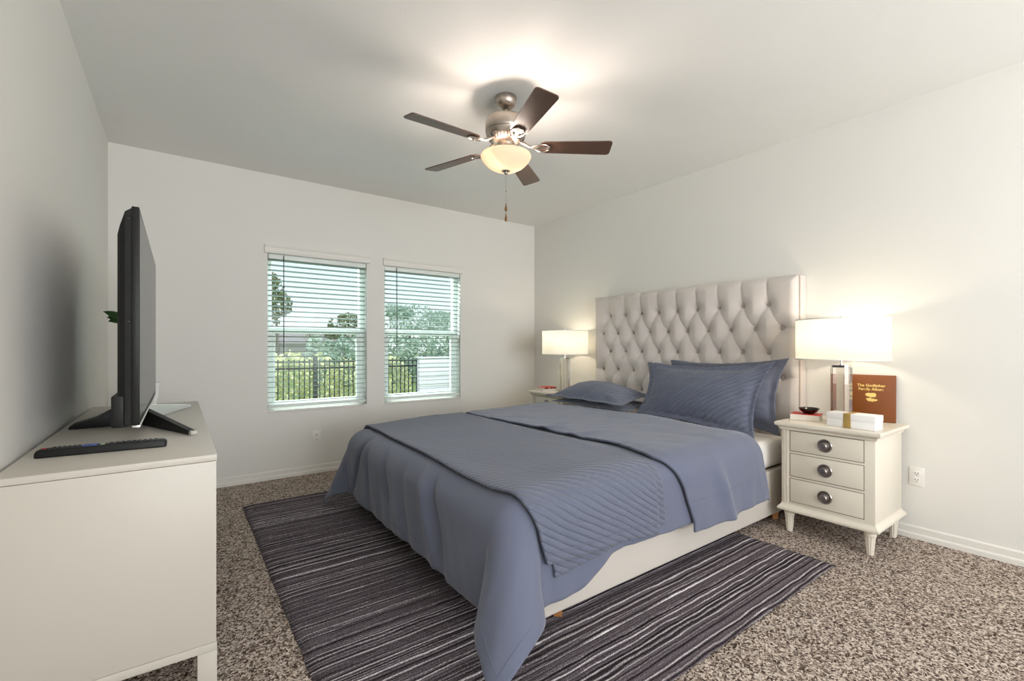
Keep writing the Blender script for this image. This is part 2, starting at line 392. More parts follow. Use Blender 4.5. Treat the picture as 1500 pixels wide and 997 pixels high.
def blind(w, label, vx0, vx1):
    x0, x1, z0, z1 = w; root = empty('window_blind', ((x0+x1)/2, YB, z0), label, 'blind', 'white slatted blinds in the two windows')
    mb = MB(); prof = [(-.004, 2.030), (-.026, 2.030), (-.030, 2.040), (-.024, 2.052), (-.024, 2.082), (-.032, 2.094), (-.034, 2.106), (-.004, 2.106)]
    mb.prism(prof, lambda a, b: Vector((vx0, YB+a+.004, b)), lambda a, b: Vector((vx1, YB+a+.004, b)))
    mb.build('valance', M['trim'], root, ang=25)
    MB().box(x0+.006, x1-.006, YB+.006, YB+.056, 1.985, 2.03, .004).build('head_rail', M['vinyl'], root)
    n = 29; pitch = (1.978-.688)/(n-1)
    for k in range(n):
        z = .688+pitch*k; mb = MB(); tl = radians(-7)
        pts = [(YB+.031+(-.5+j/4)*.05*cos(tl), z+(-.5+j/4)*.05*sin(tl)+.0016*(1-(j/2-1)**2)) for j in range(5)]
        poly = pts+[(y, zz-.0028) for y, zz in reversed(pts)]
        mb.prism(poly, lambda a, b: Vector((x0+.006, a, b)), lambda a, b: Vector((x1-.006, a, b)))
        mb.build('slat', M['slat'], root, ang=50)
    MB().box(x0+.006, x1-.006, YB+.006, YB+.056, .640, .664, .005).build('bottom_rail', M['vinyl'], root)
    for xx in (x0+.15, (x0+x1)/2, x1-.15):
        m = MB()
        for yy in (YB+.004, YB+.058): m.tube([(xx, yy, .65), (xx, yy, 2.0)], .0008, 4)
        m.build('ladder_cord', M['vinyl'], root)
    xw = x0+.13
    MB().tube([(xw, YB-.004, 2.02), (xw, YB-.006, 1.6), (xw, YB-.006, 1.13)], .0042, 6).build('wand', M['wand'], root)
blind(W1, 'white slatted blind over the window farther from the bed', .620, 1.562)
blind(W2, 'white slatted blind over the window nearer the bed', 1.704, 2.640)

def outlet(loc, nx, label):
    """nx: inward normal axis ('x' -> faces -X, 'y' -> faces -Y)"""
    root = empty('outlet', loc, label, 'outlet', 'white wall outlets')
    L = Vector(loc)
    def B(a0, a1, d0, d1, z0, z1, bev=0):
        if nx == 'y': return MB().box(L.x+a0, L.x+a1, L.y-d1, L.y-d0, L.z+z0, L.z+z1, bev)
        return MB().box(L.x-d1, L.x-d0, L.y+a0, L.y+a1, L.z+z0, L.z+z1, bev)
    B(-.036, .036, 0, .006, -.058, .058, .002).build('cover_plate', M['plate'], root)
    for zc in (-.02, .02):
        s = B(-.017, .017, .005, .008, zc-.0145, zc+.0145, .0012).build('socket', M['plate'], root)
        for a, w_, h_ in ((-.007, .0016, .0045), (.007, .0016, .0038)):
            B(a-w_, a+w_, .0075, .0086, zc+.003-h_, zc+.003+h_).build('slot', M['slot'], s)
        B(-.0025, .0025, .0075, .0086, zc-.0105, zc-.0055).build('slot', M['slot'], s)
outlet((1.059, YB, .342), 'y', 'white outlet low on the wall under the left window')
outlet((XR, .814, .385), 'x', 'white outlet on the wall right of the near nightstand')

# ------------------------------------------------------------------ rug
mb = MB(); rr_ = random.Random(3)
RX0, RX1, RY0, RY1 = .385, 2.885, .972, 3.912
ribs = [0.0]
while ribs[-1] < RY1-RY0: ribs.append(ribs[-1]+rr_.uniform(.018, .034))
sc = (RY1-RY0)/ribs[-1]; prof = []
for a, b in zip(ribs, ribs[1:]):
    hgt = rr_.uniform(.011, .0155)
    for q, hh in ((0, .009), (.15, hgt*.92), (.5, hgt), (.85, hgt*.92)): prof.append((RY0+(a+(b-a)*q)*sc, hh))
prof.append((RY1, .009))
def rugp(u, v):
    k = min(int(v*(len(prof)-1)+.5), len(prof)-1); y, z = prof[k]
    x = RX0+(RX1-RX0)*u; edge = min(1, min(u, 1-u)*60)
    return Vector((x+.004*noise.noise(Vector((0, y*9, u*2))), y+.006*noise.noise(Vector((x*4, y*2, 0)))*(1 if 0 < v < 1 else .4), .001+(z-.001)*(.35+.65*edge)))
mb.grid(64, len(prof)-1, rugp)
rug = mb.build('rug', M['rug'], ang=60); solid(rug, .006, -1)
for v in rug.data.vertices: v.co.z += .0
tag(rug, 'dark grey and white striped area rug on the carpet under the bed', 'rug')

# ------------------------------------------------------------------ bed
bed = empty('bed', (2.35, 2.415, 0), 'beige upholstered bed frame with tall button-tufted headboard', 'bed')
FX, BY0, BY1 = 1.14, 1.462, 3.368
mb = MB()
mb.box(FX, 3.55, BY0, BY0+.05, .052, .355, .012, 3); mb.build('side_rail', M['bedlinen'], bed)
mb = MB(); mb.box(FX, 3.55, BY1-.05, BY1, .052, .355, .012, 3); mb.build('side_rail', M['bedlinen'], bed)
MB().box(FX, FX+.05, BY0+.05, BY1-.05, .052, .355, .012, 3).build('foot_rail', M['bedlinen'], bed)
MB().box(FX+.05, 3.55, BY0+.05, BY1-.05, .25, .345).build('slat_base', M['wood'], bed)
for (lx, ly) in ((1.34, BY0+.035), (1.34, BY1-.035), (3.35, BY0+.035), (3.35, BY1-.035)):
    MB().lathe([(.024, .022 if lx < 2.9 else .0), (.03, .06)], lx, ly, 4, mtx=None).build('leg', M['wood'], bed, smooth=False)
# headboard: tufted height field facing -X
HY0, HY1, HZ1 = 1.432, 3.398, 1.708; HX = 3.612; SY, SZ = .1942, .1815; BYc = 2.4205
rows = [1.510-SZ*k for k in range(9)]
btn = []
for k, z in enumerate(rows):
    ny = 9 if k % 2 == 0 else 10
    for j in range(ny): btn.append((BYc+(j-(ny-1)/2)*SY, z))
def seg_d(p, a, b):
    ax, ay = a; bx, by = b; dx, dy = bx-ax, by-ay; L = dx*dx+dy*dy
    t = max(0, min(1, ((p[0]-ax)*dx+(p[1]-ay)*dy)/L)); return hypot(p[0]-ax-t*dx, p[1]-ay-t*dy)
segs = []
for i, (y, z) in enumerate(btn):
    for (y2, z2) in btn:
        if abs(z-SZ-z2) < .01 and abs(abs(y-y2)-SY/2) < .01: segs.append(((y, z), (y2, z2)))
for (y, z) in btn:
    if abs(z-rows[0]) < .001: segs.append(((y, z), (y, HZ1)))
for k in (1, 3, 5, 7):
    segs.append(((BYc-4.5*SY, rows[k]), (HY0, rows[k]))); segs.append(((BYc+4.5*SY, rows[k]), (HY1, rows[k])))
from collections import defaultdict
cell = defaultdict(list); cb = defaultdict(list)
for sgm in segs:
    for cy in range(int(min(sgm[0][0], sgm[1][0])*10)-1, int(max(sgm[0][0], sgm[1][0])*10)+2):
        for cz in range(int(min(sgm[0][1], sgm[1][1])*10)-1, int(max(sgm[0][1], sgm[1][1])*10)+2): cell[(cy, cz)].append(sgm)
for b in btn:
    for cy in range(int(b[0]*10)-2, int(b[0]*10)+3):
        for cz in range(int(b[1]*10)-2, int(b[1]*10)+3): cb[(cy, cz)].append(b)
def head_depth(y, z):
    key = (int(y*10), int(z*10))
    ds = min([seg_d((y, z), *s_) for s_ in cell[key]] or [1]); db = min([hypot(y-b[0], z-b[1]) for b in cb[key]] or [1])
    puff = 1-math.exp(-(ds/.05)**1.2)*.20-math.exp(-(ds/.006)**2)*.07-math.exp(-(db/.050)**1.35)*.62-math.exp(-(db/.018)**2)*.22
    ed = min(y-HY0, HY1-y, HZ1-z); e = min(1, max(0, ed/.05)); puff *= (1-(1-e)**2*.55)
    return .010+.060*max(puff, -.1)
mb = MB(); NU, NV = 260, 190; zb0 = .30
mb.grid(NU, NV, lambda u, v: Vector((HX-head_depth(HY0+(HY1-HY0)*u, zb0+(HZ1-zb0)*v), HY0+(HY1-HY0)*u, zb0+(HZ1-zb0)*v)))
mb.box(HX-.014, XR-.005, HY0, HY1, .0, HZ1, .003)
hb = mb.build('headboard', M['head'], bed, ang=70)
for (y, z) in btn[:5*10-3]:
    MB().sphere((HX-.022, y, z), .0125, (.55, 1, 1), 12, 8).build('tuft_button', M['headbutton'], hb)
for y in (HY0, HY1):
    MB().tube([(HX-.012, y, .30), (HX-.012, y, HZ1-.004)], .0022, 6).build('piping', M['piping'], hb)

mt = MB().box(FX+.03, 3.532, BY0+.012, BY1-.012, .357, .552, .055, 5).build('mattress', M['sheet'], ang=60)
tag(mt, 'thick white mattress in a fitted sheet on the beige bed frame', 'mattress')

# ------------------------------------------------------------------ bedding
XF, YN, YFA = 1.125, 1.492, 3.338            # cloth leaves the flat top here (foot, near side, far side)
def sm(a, b, x): t = max(0, min(1, (x-a)/(b-a))); return t*t*(3-2*t)
def top_z(x, y):
    z = .585+.025*sm(1.1, 1.7, x)+.02*sm(2.0, 3.0, x)
    z += .006*noise.noise(Vector((x*3, y*3, 1)))+.003*noise.noise(Vector((x*9, y*4, 5)))
    return z
def hang(r, R, slope):
    if r <= R*pi/2*.999-slope*R:
        a = r/R; return R*sin(a), R*(1-cos(a)), a
    a = pi/2-slope; r0 = R*a; o, d = R*sin(a), R*(1-cos(a)); q = r-r0
    return o+q*sin(slope), d+q*cos(slope), a
def drape(x, y, off=0.0, wr=1.0):
    """cloth coordinates (flat sheet) -> place on the bed; off = lift along the surface"""
    s = XF-x; near = y < 2.4; t = (YN-y) if near else (y-YFA); sg = -1 if near else 1
    s_, t_ = max(s, 0), max(t, 0)
    bx, by = max(x, XF), min(max(y, YN), YFA)
    zt = top_z(max(x, XF), by)
    if s_ == 0 and t_ == 0:
        p = Vector((x, y, zt)); n = Vector((0, 0, 1))
    else:
        r = hypot(s_, t_); ph = atan2(t_, s_)
        c = sin(2*ph)
        Rf, Rs = .14, .105; R = Rf*cos(ph)**2+Rs*sin(ph)**2
        slope = .02*cos(ph)**2+.06*sin(ph)**2+(.56*max(0, c)**.75 if near else .42*max(0, c)**1.4)
        h = ph
        o, d, a = hang(r, R, slope)
        dirv = Vector((-cos(h), sg*sin(h), 0))
        p = Vector((bx, by, zt))+dirv*o-Vector((0, 0, d))
        n = dirv*sin(a)+Vector((0, 0, cos(a)))
        # soft gathers hanging in the drop
        if wr:
            k = sm(.10, .40, r)*wr
            if s_ > 0:
                foot = (1-c*.6)
                p += dirv*(.020*noise.noise(Vector((y*4.2+x*1.0, 2.0, s_*1.2)))+.010*noise.noise(Vector((y*11+s_*5, 7.0, 0))))*k*foot
                for yc, sl, am, wd in ((3.13, -.5, -.026, .030), (2.95, .35, -.016, .035), (2.62, .5, -.016, .045), (2.08, .45, .020, .030), (1.98, .45, -.022, .035), (2.35, .3, -.010, .05)):
                    dd = y-yc+sl*(s_-.25); p += dirv*am*math.exp(-(dd/wd)**2)*sm(.02, .2, s_)*(1-.5*sm(.3, .5, s_))*wr
            if t_ > 0 and s_ < .05:
                p += dirv*(.016*noise.noise(Vector((x*5.5, 3.0, t_)))+.006*noise.noise(Vector((x*14, t_*4, 1))))*k
    p = p+n*off
    if p.z < .018+off: p.z = .018+off
    return p
FOOT = .515
def lt_near(x):
    if x < 1.32: return .475
    return .475-.088*sm(1.32, 1.58, x)-.0*x+.015*sm(1.8, 2.2, x)
def x_fold(y):                                # edge of the duvet near the pillows
    return 2.86+.14*sm(1.5, 2.3, y)-.10*sm(2.7, 3.3, y)
def lin(pts, v):
    for (a, fa), (b, fb) in zip(pts, pts[1:]):
        if v <= b: return fa+(fb-fa)*max(0, (v-a)/(b-a))
    return pts[-1][1]
duvet = None
def duv(u, v):
    y0 = YN-.475; y1 = YFA+.46; yy = y0+(y1-y0)*v
    x0, x1 = XF-FOOT, x_fold(min(max(yy, 1.4), 3.4))-.01
    x = x0+(x1-x0)*u
    if yy < YN: yy = YN-(YN-yy)/.475*lt_near(x)
    return x, yy
mb = MB(); mb.grid(170, 200, lambda u, v: drape(*duv(u, v)), lambda u, v: duv(u, v))
duvet = mb.build('duvet', M['duvet'], ang=180); solid(duvet, .012, 0)
tag(duvet, 'plain slate blue duvet draped over the mattress and bed foot', 'duvet')
MB().tube([drape(XF-FOOT+.052, YN-.42+(YFA-YN+.84)*k/160, .0065) for k in range(161)], .0016, 5).build('hem_seam', M['duvet'], duvet)
MB().tube([drape(XF-FOOT+.0+.30*k/40, YN-.425, .0065) for k in range(41)], .0016, 5).build('hem_seam', M['duvet'], duvet)
# turned-down part of the duvet (child)
def flp(u, v):
    y0, y1 = YN-.440, YFA+.30; y = y0+(y1-y0)*v; t = max(0, YN-y)
    xl = lin([(1.1, 2.15), (1.30, 2.07), (1.47, 1.955), (1.75, 2.03), (2.4, 2.01), (3.25, 1.965), (3.7, 2.0)], y)
    xr = x_fold(min(max(y, 1.4), 3.4))+lin([(1.1, .10), (1.3, .05), (1.5, 0), (4, 0)], y)
    return xl+(xr-xl)*u, y
def flap_p(u, v):
    x, y = flp(u, v)
    e = min(1, u*12); off = .014+.010*min(1, (1-u)*9+.0)
    p = drape(x, y, off+.006*e, .7)
    if YN < y < YFA:
        p.z += .006*noise.noise(Vector((x*7+y*3, y*3, 9)))+.004*noise.noise(Vector((x*5, y*16, 2)))*sm(.0, .3, 1-u)
        for yc, a, w_ in ((2.38, .012, .05), (2.12, .010, .05)):
            p.z += a*math.exp(-((y-yc+.5*(x-2.05))/w_)**2)*(1-sm(.0, .45, u))
    if u == 1: p.z -= .012
    # a soft pleat hanging at the near side
    if y < YN: p.y -= .034*math.exp(-((x-2.32-.35*(YN-y))/.05)**2)*sm(.05, .3, YN-y)
    return p
mb = MB(); mb.grid(80, 200, flap_p, flp)
fl = mb.build('turned_down_edge', M['duvet'], duvet, ang=180); solid(fl, .012, 0); fl['label'] = 'turned down top edge of the duvet'
MB().tube([flap_p(.02+.97*k/40, .062) + Vector((0, -.007, 0)) for k in range(41)], .0016, 5).build('hem_seam', M['duvet'], fl)
# quilted throw folded in two across the foot
def thr(lower):
    def f(u, v):
        y0, y1 = YN-(.37 if lower else .305), YFA+.30; y = y0+(y1-y0)*v
        if lower:
            xl = lin([(1.15, 1.20), (1.40, 1.13), (1.6, 1.10), (3.4, 1.15), (4, 1.15)], y); xr = lin([(1.1, 1.925), (1.5, 1.90), (2.0, 1.93), (3.3, 1.95), (4, 1.95)], y)
        else:
            xl = lin([(1.15, 1.165), (1.40, 1.09), (1.6, 1.065), (3.4, 1.125), (4, 1.13)], y); xr = lin([(1.1, 1.855), (1.5, 1.84), (2.0, 1.885), (3.3, 1.92), (4, 1.92)], y)
        if y < YN:
            q = (YN-y)/(.37 if lower else .305); y = YN-(YN-y)*(1+.20*u if not lower else 1-.10*u)
        return xl+(xr-xl)*u, y
    return f
mb = MB(); f1 = thr(False); mb.grid(80, 190, lambda u, v: drape(*f1(u, v), .029, .6), f1)
throw = mb.build('throw_blanket', M['quilt'], ang=180); solid(throw, .010, 0)
tag(throw, 'quilted blue throw folded across the foot of the bed', 'throw')
mb = MB(); f2 = thr(True); mb.grid(80, 190, lambda u, v: drape(*f2(u, v), .015, .6), f2)
solid(mb.build('under_fold', M['quilt'], throw, ang=180), .009, 0)
# stitched hem ridges of the throw
for fr in (.035,):
    pts = [drape(*f1(k/60, .018), .036, .6) for k in range(61)]
    MB().tube(pts, .0018, 5).build('stitched_hem', M['quilt'], throw)

def pillow(name, corners, tt, tb, m, label, group, flange=.05, wr=.010, sag=0, seed=0, pinch=.13, puffpow=.62):
    """corners: bottom-left, bottom-right, top-right, top-left of the sham's outline in the room"""
    BL, BR, TR, TL = [Vector(c) for c in corners]
    n = (BR-BL).cross(TL-BL).normalized(); wdt = ((BR-BL).length+(TR-TL).length)/2; hgt = ((TL-BL).length+(TR-BR).length)/2
    fu, fv = flange/wdt, flange/hgt
    def base(u, v):
        # edges bow inwards between the corners
        uu = u+(.5-u)*pinch*(4*v*(1-v)); vv = v+(.5-v)*pinch*1.1*(4*u*(1-u))
        return BL*(1-uu)*(1-vv)+BR*uu*(1-vv)+TR*uu*vv+TL*(1-uu)*vv
    def surf(u, v, sgn):
        p = base(u, v); a = (u-fu)/(1-2*fu)*2-1; b = (v-fv)/(1-2*fv)*2-1
        k = 0
        if abs(a) < 1 and abs(b) < 1: k = ((1-a*a)**puffpow)*((1-b*b)**puffpow)
        q = n*(sgn*((tt if sgn > 0 else tb)*k+.0035))
        w = wr*(.25+.75*max(abs(a), abs(b))**2)
        ny = noise.noise(Vector((u*9+seed, v*7, sgn)))+.5*noise.noise(Vector((u*3+seed, v*22, 4)))
        edge = 0 if (abs(a) < 1 and abs(b) < 1) else 1
        q += n*(w*ny*(min(1, k*3)) + edge*.010*noise.noise(Vector((u*7+seed*3, v*7, 3))))
        if sag: q += Vector((0, 0, -sag*k))
        return p+q
    mb = MB(); uvf = lambda u, v: (u*wdt, v*hgt)
    mb.grid(80, 60, lambda u, v: surf(u, v, 1), uvf); mb.grid(80, 60, lambda u, v: surf(u, v, -1), uvf)
    bmesh.ops.remove_doubles(mb.bm, verts=[v for v in mb.bm.verts if v.is_boundary], dist=.009)
    o = mb.build(name, m, ang=180)
    return tag(o, label, 'pillow', group)
pillow('pillow', [(3.03, 2.435, .640), (3.03, 1.468, .558), (3.30, 1.465, 1.088), (3.30, 2.52, 1.060)], .095, .075, M['sham'],
       'large quilted blue pillow propped up in front on the near side', 'blue pillows on the bed', .048, .012, seed=2)
pillow('pillow', [(3.30, 2.37, .640), (3.34, 1.45, .575), (3.455, 1.44, 1.112), (3.455, 2.40, 1.080)], .10, .06, M['plainsham'],
       'plain blue pillow behind the quilted one, against the headboard', 'blue pillows on the bed', .05, .014, seed=9)
pillow('pillow', [(2.875, 3.40, .725), (2.84, 2.415, .722), (3.38, 2.52, .775), (3.40, 3.40, .785)], .120, .024, M['sham'],
       'quilted blue pillow lying flat on top on the far side', 'blue pillows on the bed', .045, .010, seed=5, pinch=.07)
pillow('pillow', [(2.905, 3.34, .676), (2.885, 2.44, .674), (3.42, 2.50, .676), (3.44, 3.36, .680)], .036, .016, M['plainsham'],
       'plain blue pillow lying flat underneath, on the far side', 'blue pillows on the bed', .03, .006, seed=12, pinch=.04, puffpow=.4)

# ------------------------------------------------------------------ nightstands
NC = Vector((3.415, 1.124, 0))
def make_nightstand():
    r = empty('nightstand', NC, 'cream three-drawer nightstand standing nearest the camera, right of the bed', 'nightstand', 'cream nightstands beside the bed')
    x0, x1, y0, y1 = 3.172, 3.655, .876, 1.372
    MB().box(x0, x1, y0, y1, .166, .672, .003).build('body', M['night'], r)
    # top with moulded edge
    def ring(mb, prof):
        lv = []
        for (e, z) in prof: lv.append([mb.bm.verts.new(p) for p in ((x0-e, y0-e, z), (x1+min(e, .03), y0-e, z), (x1+min(e, .03), y1+e, z), (x0-e, y1+e, z))])
        for a, b in zip(lv, lv[1:]):
            for k in range(4): mb.bm.faces.new((a[k], a[(k+1) % 4], b[(k+1) % 4], b[k]))
        mb.bm.faces.new(lv[0]); mb.bm.faces.new(lv[-1]); return mb
    ring(MB(), [(.0, .656), (.008, .660), (.010, .672), (.020, .680), (.030, .686), (.032, .694), (.032, .700), (.029, .707)]).build('top', M['night'], r, ang=25)
    ring(MB(), [(.012, .138), (.018, .141), (.020, .150), (.018, .158), (.010, .166), (.002, .176), (0, .186)]).build('base_moulding', M['night'], r, ang=25)
    # reeded stile at both front corners
    for ya, yb in ((y1-.042, y1-.012),):
        mb = MB()
        for k in range(3): yy = ya+(yb-ya)*(k+.5)/3; mb.tube([(x0-.001, yy, .19), (x0-.001, yy, .652)], .0042, 8)
        mb.build('reeding', M['night'], r)
    for za, zb in ((.528, .652), (.368, .508), (.205, .348)):
        d = MB().box(x0-.0035, x0+.02, .930, 1.318, za, zb, .0015).build('drawer', M['night'], r)
        MB().box(x0-.0012, x0+.01, .9265, 1.3215, za-.0035, zb+.0035).build('shadow_line', M['gap'], d, smooth=False)
        zc = (za+zb)/2
        R90 = Matrix.Translation((x0-.0035, 1.124, zc)) @ Matrix.Rotation(-pi/2, 4, 'Y')
        k = MB().lathe([(.001, 0), (.038, 0), (.040, .003), (.036, .008), (.030, .007), (.027, .004), (.020, .005), (.010, .010), (.009, .018), (.018, .024), (.021, .030), (.017, .035), (.001, .037)], 0, 0, 28, mtx=R90)
        k.build('knob', M['pewter'], d)
    for lx, ly in ((x0+.036, y0+.034), (x0+.036, y1-.034), (x1-.034, y0+.034), (x1-.034, y1-.034)):
        MB().lathe([(.017, 0), (.018, .006), (.0275, .108)], lx, ly, 48, flute=.10, nfl=12).lathe([(.0285, .106), (.031, .112), (.030, .120), (.027, .124), (.029, .130), (.029, .140)], lx, ly, 24).build('leg', M['night'], r)
    return r
ns = make_nightstand()
ns2 = copy_tree(ns); ns2.location = (3.415, 3.716, 0); ns2['label'] = 'cream nightstand on the far side of the bed, by the window wall'

def make_lamp():
    r = empty('table_lamp', (3.43, 1.124, .707), 'lit table lamp with crystal column and white drum shade, near nightstand', 'lamp', 'crystal table lamps on the nightstands')
    cx, cy = 3.43, 1.124
    MB().box(cx-.062, cx+.062, cy-.062, cy+.062, .7075, .722, .003).build('base', M['chrome'], r)
    def octp(h, c): return [(-h+c, -h), (h-c, -h), (h, -h+c), (h, h-c), (h-c, h), (-h+c, h), (-h, h-c), (-h, -h+c)]
    MB().prism(octp(.049, .016), lambda a, b: Vector((cx+a, cy+b, .7225)), lambda a, b: Vector((cx+a, cy+b, 1.060))).build('crystal_column', M['crystal'], r, smooth=False)
    MB().prism(octp(.045, .012), lambda a, b: Vector((cx+a, cy+b, 1.0605)), lambda a, b: Vector((cx+a, cy+b, 1.074))).build('cap', M['chrome'], r, smooth=False)
    MB().lathe([(.010, 1.074), (.010, 1.082), (.005, 1.088), (.005, 1.37), (.009, 1.374), (.009, 1.384), (.001, 1.389)], cx, cy, 16).build('stem', M['chrome'], r)
    sh = MB().lathe([(.250, 1.112), (.250, 1.366)], cx, cy, 72, caps=False).build('lamp_shade', M['shade'], r); solid(sh, .003, -1)
    mb = MB()
    for z in (1.112, 1.366):
        mb.lathe([(.2485, z-.004), (.2520, z-.004), (.2520, z+.003), (.2485, z+.003), (.2485, z-.004)], cx, cy, 72, caps=False)
    mb.build('shade_trim', M['plate'], r)
    mb = MB()
    for k in range(3):
        a = k*2*pi/3; mb.tube([(cx, cy, 1.362), (cx+.249*cos(a), cy+.249*sin(a), 1.362)], .002, 5)
    mb.build('spider', M['chrome'], r)
    return r
lamp1 = make_lamp()
lamp2 = copy_tree(lamp1); lamp2.location = (3.43, 3.716, .707); lamp2['label'] = 'lit drum shade lamp on the far nightstand by the corner'
for y in (1.124, 3.716):
    light('lamp_bulb', 'POINT', (3.43, y, 1.27), LAMP_W, (1, .84, .62), shadow_soft_size=.04)

# things on the near nightstand
NZ = .7075
def rot_z(c, a): return Matrix.Translation(Vector(c)) @ Matrix.Rotation(a, 4, 'Z')
def book(name, c, ang, L, Wd, Ht, cover, label, pattern=None):
    r = empty(name, c, label, 'book'); mt = rot_z(c, ang); t = .003
    MB().box(-L/2, L/2, -Wd/2, Wd/2, 0, t, .001, mtx=mt).build('back_cover', cover[1], r)
    MB().box(-L/2, L/2, -Wd/2, Wd/2, Ht-t, Ht, .001, mtx=mt).build('front_cover', cover[0], r)
    MB().box(-L/2, -L/2+t, -Wd/2, Wd/2, t, Ht-t, mtx=mt).build('spine', cover[1], r)
    MB().box(-L/2+t, L/2-.004, -Wd/2+.003, Wd/2-.003, t+.0003, Ht-t-.0003, mtx=mt).build('pages', M['paper'], r)
    return r
bk = book('book', (3.372, 1.302, NZ), radians(-78), .165, .130, .042, (M['redcover'], M['redwhite']), 'thick closed book with red cover under the small black bowl')
mb = MB(); prof = [(.001, 0), (.020, 0), (.026, .002), (.046, .014), (.058, .032), (.060, .037), (.056, .036), (.043, .018), (.024, .008), (.001, .007)]
bw = MB().lathe([(r_, z+NZ+.0425) for r_, z in prof], 3.372, 1.288, 40).build('bowl', M['ebony'])
tag(bw, 'small black bowl resting on the red book', 'bowl')
gb = empty('gift_box', (3.282, 1.010, NZ), 'white oblong box with a gold band around its middle', 'box')
mtx = rot_z((3.282, 1.010, NZ), radians(-3))
MB().box(-.058, .058, -.123, .123, 0, .047, .0015, mtx=mtx).build('box_base', M['whitebox'], gb)
MB().box(-.06, .06, -.125, .125,   .0472, .084, .002, mtx=mtx).build('lid', M['whitebox'], gb)
MB().box(-.0615, .0615, -.004, .034,   .0005, .0855, .0008, mtx=mtx).build('ribbon', M['gold'], gb)

# album leaning against the wall: local frame a (width, towards the camera), b (up the cover), c (out of the cover)
al = empty('album', (3.62, 1.03, NZ), 'brown leather album with gold title leaning behind the white box', 'album')
AW, AH, AT = .26, .300, .022
bl = Vector((3.610, 1.160, NZ+.001)); br = Vector((3.662, .905, NZ+.001))
ex = (br-bl).normalized(); nrm = Vector((-ex.y*-1, ex.x*-1, 0)); nrm = Vector((ex.y, -ex.x, 0)).normalized()
if nrm.x > 0: nrm = -nrm
AW = (br-bl).length; lean = radians(3)
ez = (Vector((0, 0, 1))*cos(lean)-nrm*sin(lean)).normalized(); en = (nrm*cos(lean)+Vector((0, 0, 1))*sin(lean)).normalized()
AM = Matrix(((ex.x, ez.x, en.x, bl.x), (ex.y, ez.y, en.y, bl.y), (ex.z, ez.z, en.z, bl.z), (0, 0, 0, 1)))
def abox(a0, a1, b0, b1, c0, c1, bev=0): return MB().box(a0, a1, b0, b1, c0, c1, bev, mtx=AM)
abox(0, AW, 0, AH, 0, .003, .001).build('front_cover', M['album'], al)
abox(0, AW, 0, AH, -AT, -AT+.003, .001).build('back_cover', M['album'], al)
abox(0, .003, 0, AH, -AT+.003, 0).build('spine', M['album'], al)
abox(.003, AW-.004, .003, AH-.003, -AT+.0032, -.0002).build('pages', M['paper'], al)
def text(body, size, a, b, parent, m):
    cu = bpy.data.curves.new('lettering', 'FONT'); cu.body = body; cu.size = size; cu.align_x = 'CENTER'; cu.extrude = .0004; cu.offset = .0006; cu.space_character = 1.02
    o = bpy.data.objects.new('tmp', cu); C.objects.link(o)
    dg = bpy.context.evaluated_depsgraph_get(); me = bpy.data.meshes.new_from_object(o.evaluated_get(dg))
    bpy.data.objects.remove(o)
    me.transform(Matrix.Translation(-absloc(parent)) @ AM @ Matrix.Translation((a, b, .0037)))
    me.materials.clear(); me.materials.append(m); ob = bpy.data.objects.new('gold_lettering', me); C.objects.link(ob); ob.parent = parent
text('The Godfather', .0235, AW*.52, AH*.745, al, M['foil']); text('Family Album', .0235, AW*.52, AH*.665, al, M['foil'])
rr3 = random.Random(4)
def blob(ca, cb_, ra, rb, k, seed):
    pts = []
    for i in range(28):
        t_ = 2*pi*i/28; q = 1+k*noise.noise(Vector((cos(t_)*1.8, sin(t_)*1.8, seed)))
        pts.append((ca+ra*cos(t_)*q, cb_+rb*sin(t_)*q))
    return pts
mb = MB()
for (ca, cb_, ra, rb, k, sd) in ((AW*.52, AH*.565, .030, .014, .30, 1.3), (AW*.49, AH*.465, .018, .013, .8, 4.1), (AW*.57, AH*.455, .014, .009, .9, 8.7)):
    mb.prism(blob(ca, cb_, ra, rb, k, sd), lambda a, b: AM @ Vector((a, b, .0032)), lambda a, b: AM @ Vector((a, b, .0040)))
mb.build('gold_emblem', M['foil'], al, smooth=False)

# far nightstand: two stacked books
b1 = book('book', (3.275, 3.865, NZ), radians(84), .16, .17, .026, (M['redwhite'], M['whitebox']), 'white closed book at the bottom of the stack on the far nightstand')
def make_speckle():
    m, nt, p = newmat('speckled_red_cover'); t = _n(nt, 'ShaderNodeTexCoord'); v = _n(nt, 'ShaderNodeTexVoronoi'); v.inputs['Scale'].default_value = 70
    nt.links.new(t.outputs['Object'], v.inputs['Vector']); sp = _n(nt, 'ShaderNodeSeparateColor'); nt.links.new(v.outputs['Color'], sp.inputs[0])
    r = _n(nt, 'ShaderNodeValToRGB'); r.color_ramp.interpolation = 'CONSTANT'
    r.color_ramp.elements[0].color = srgb(70, 34, 28); r.color_ramp.elements[1].position = .35; r.color_ramp.elements[1].color = srgb(196, 62, 48)
    e = r.color_ramp.elements.new(.75); e.color = srgb(226, 170, 140)
    nt.links.new(sp.outputs[0], r.inputs[0]); nt.links.new(r.outputs[0], p.inputs['Base Color']); p.inputs['Roughness'].default_value = .5; return m
spk = make_speckle()
b2 = book('book', (3.285, 3.855, NZ+.0265), radians(88), .14, .155, .019, (M['redcover'], spk), 'red patterned book lying on top of the white one, far nightstand')

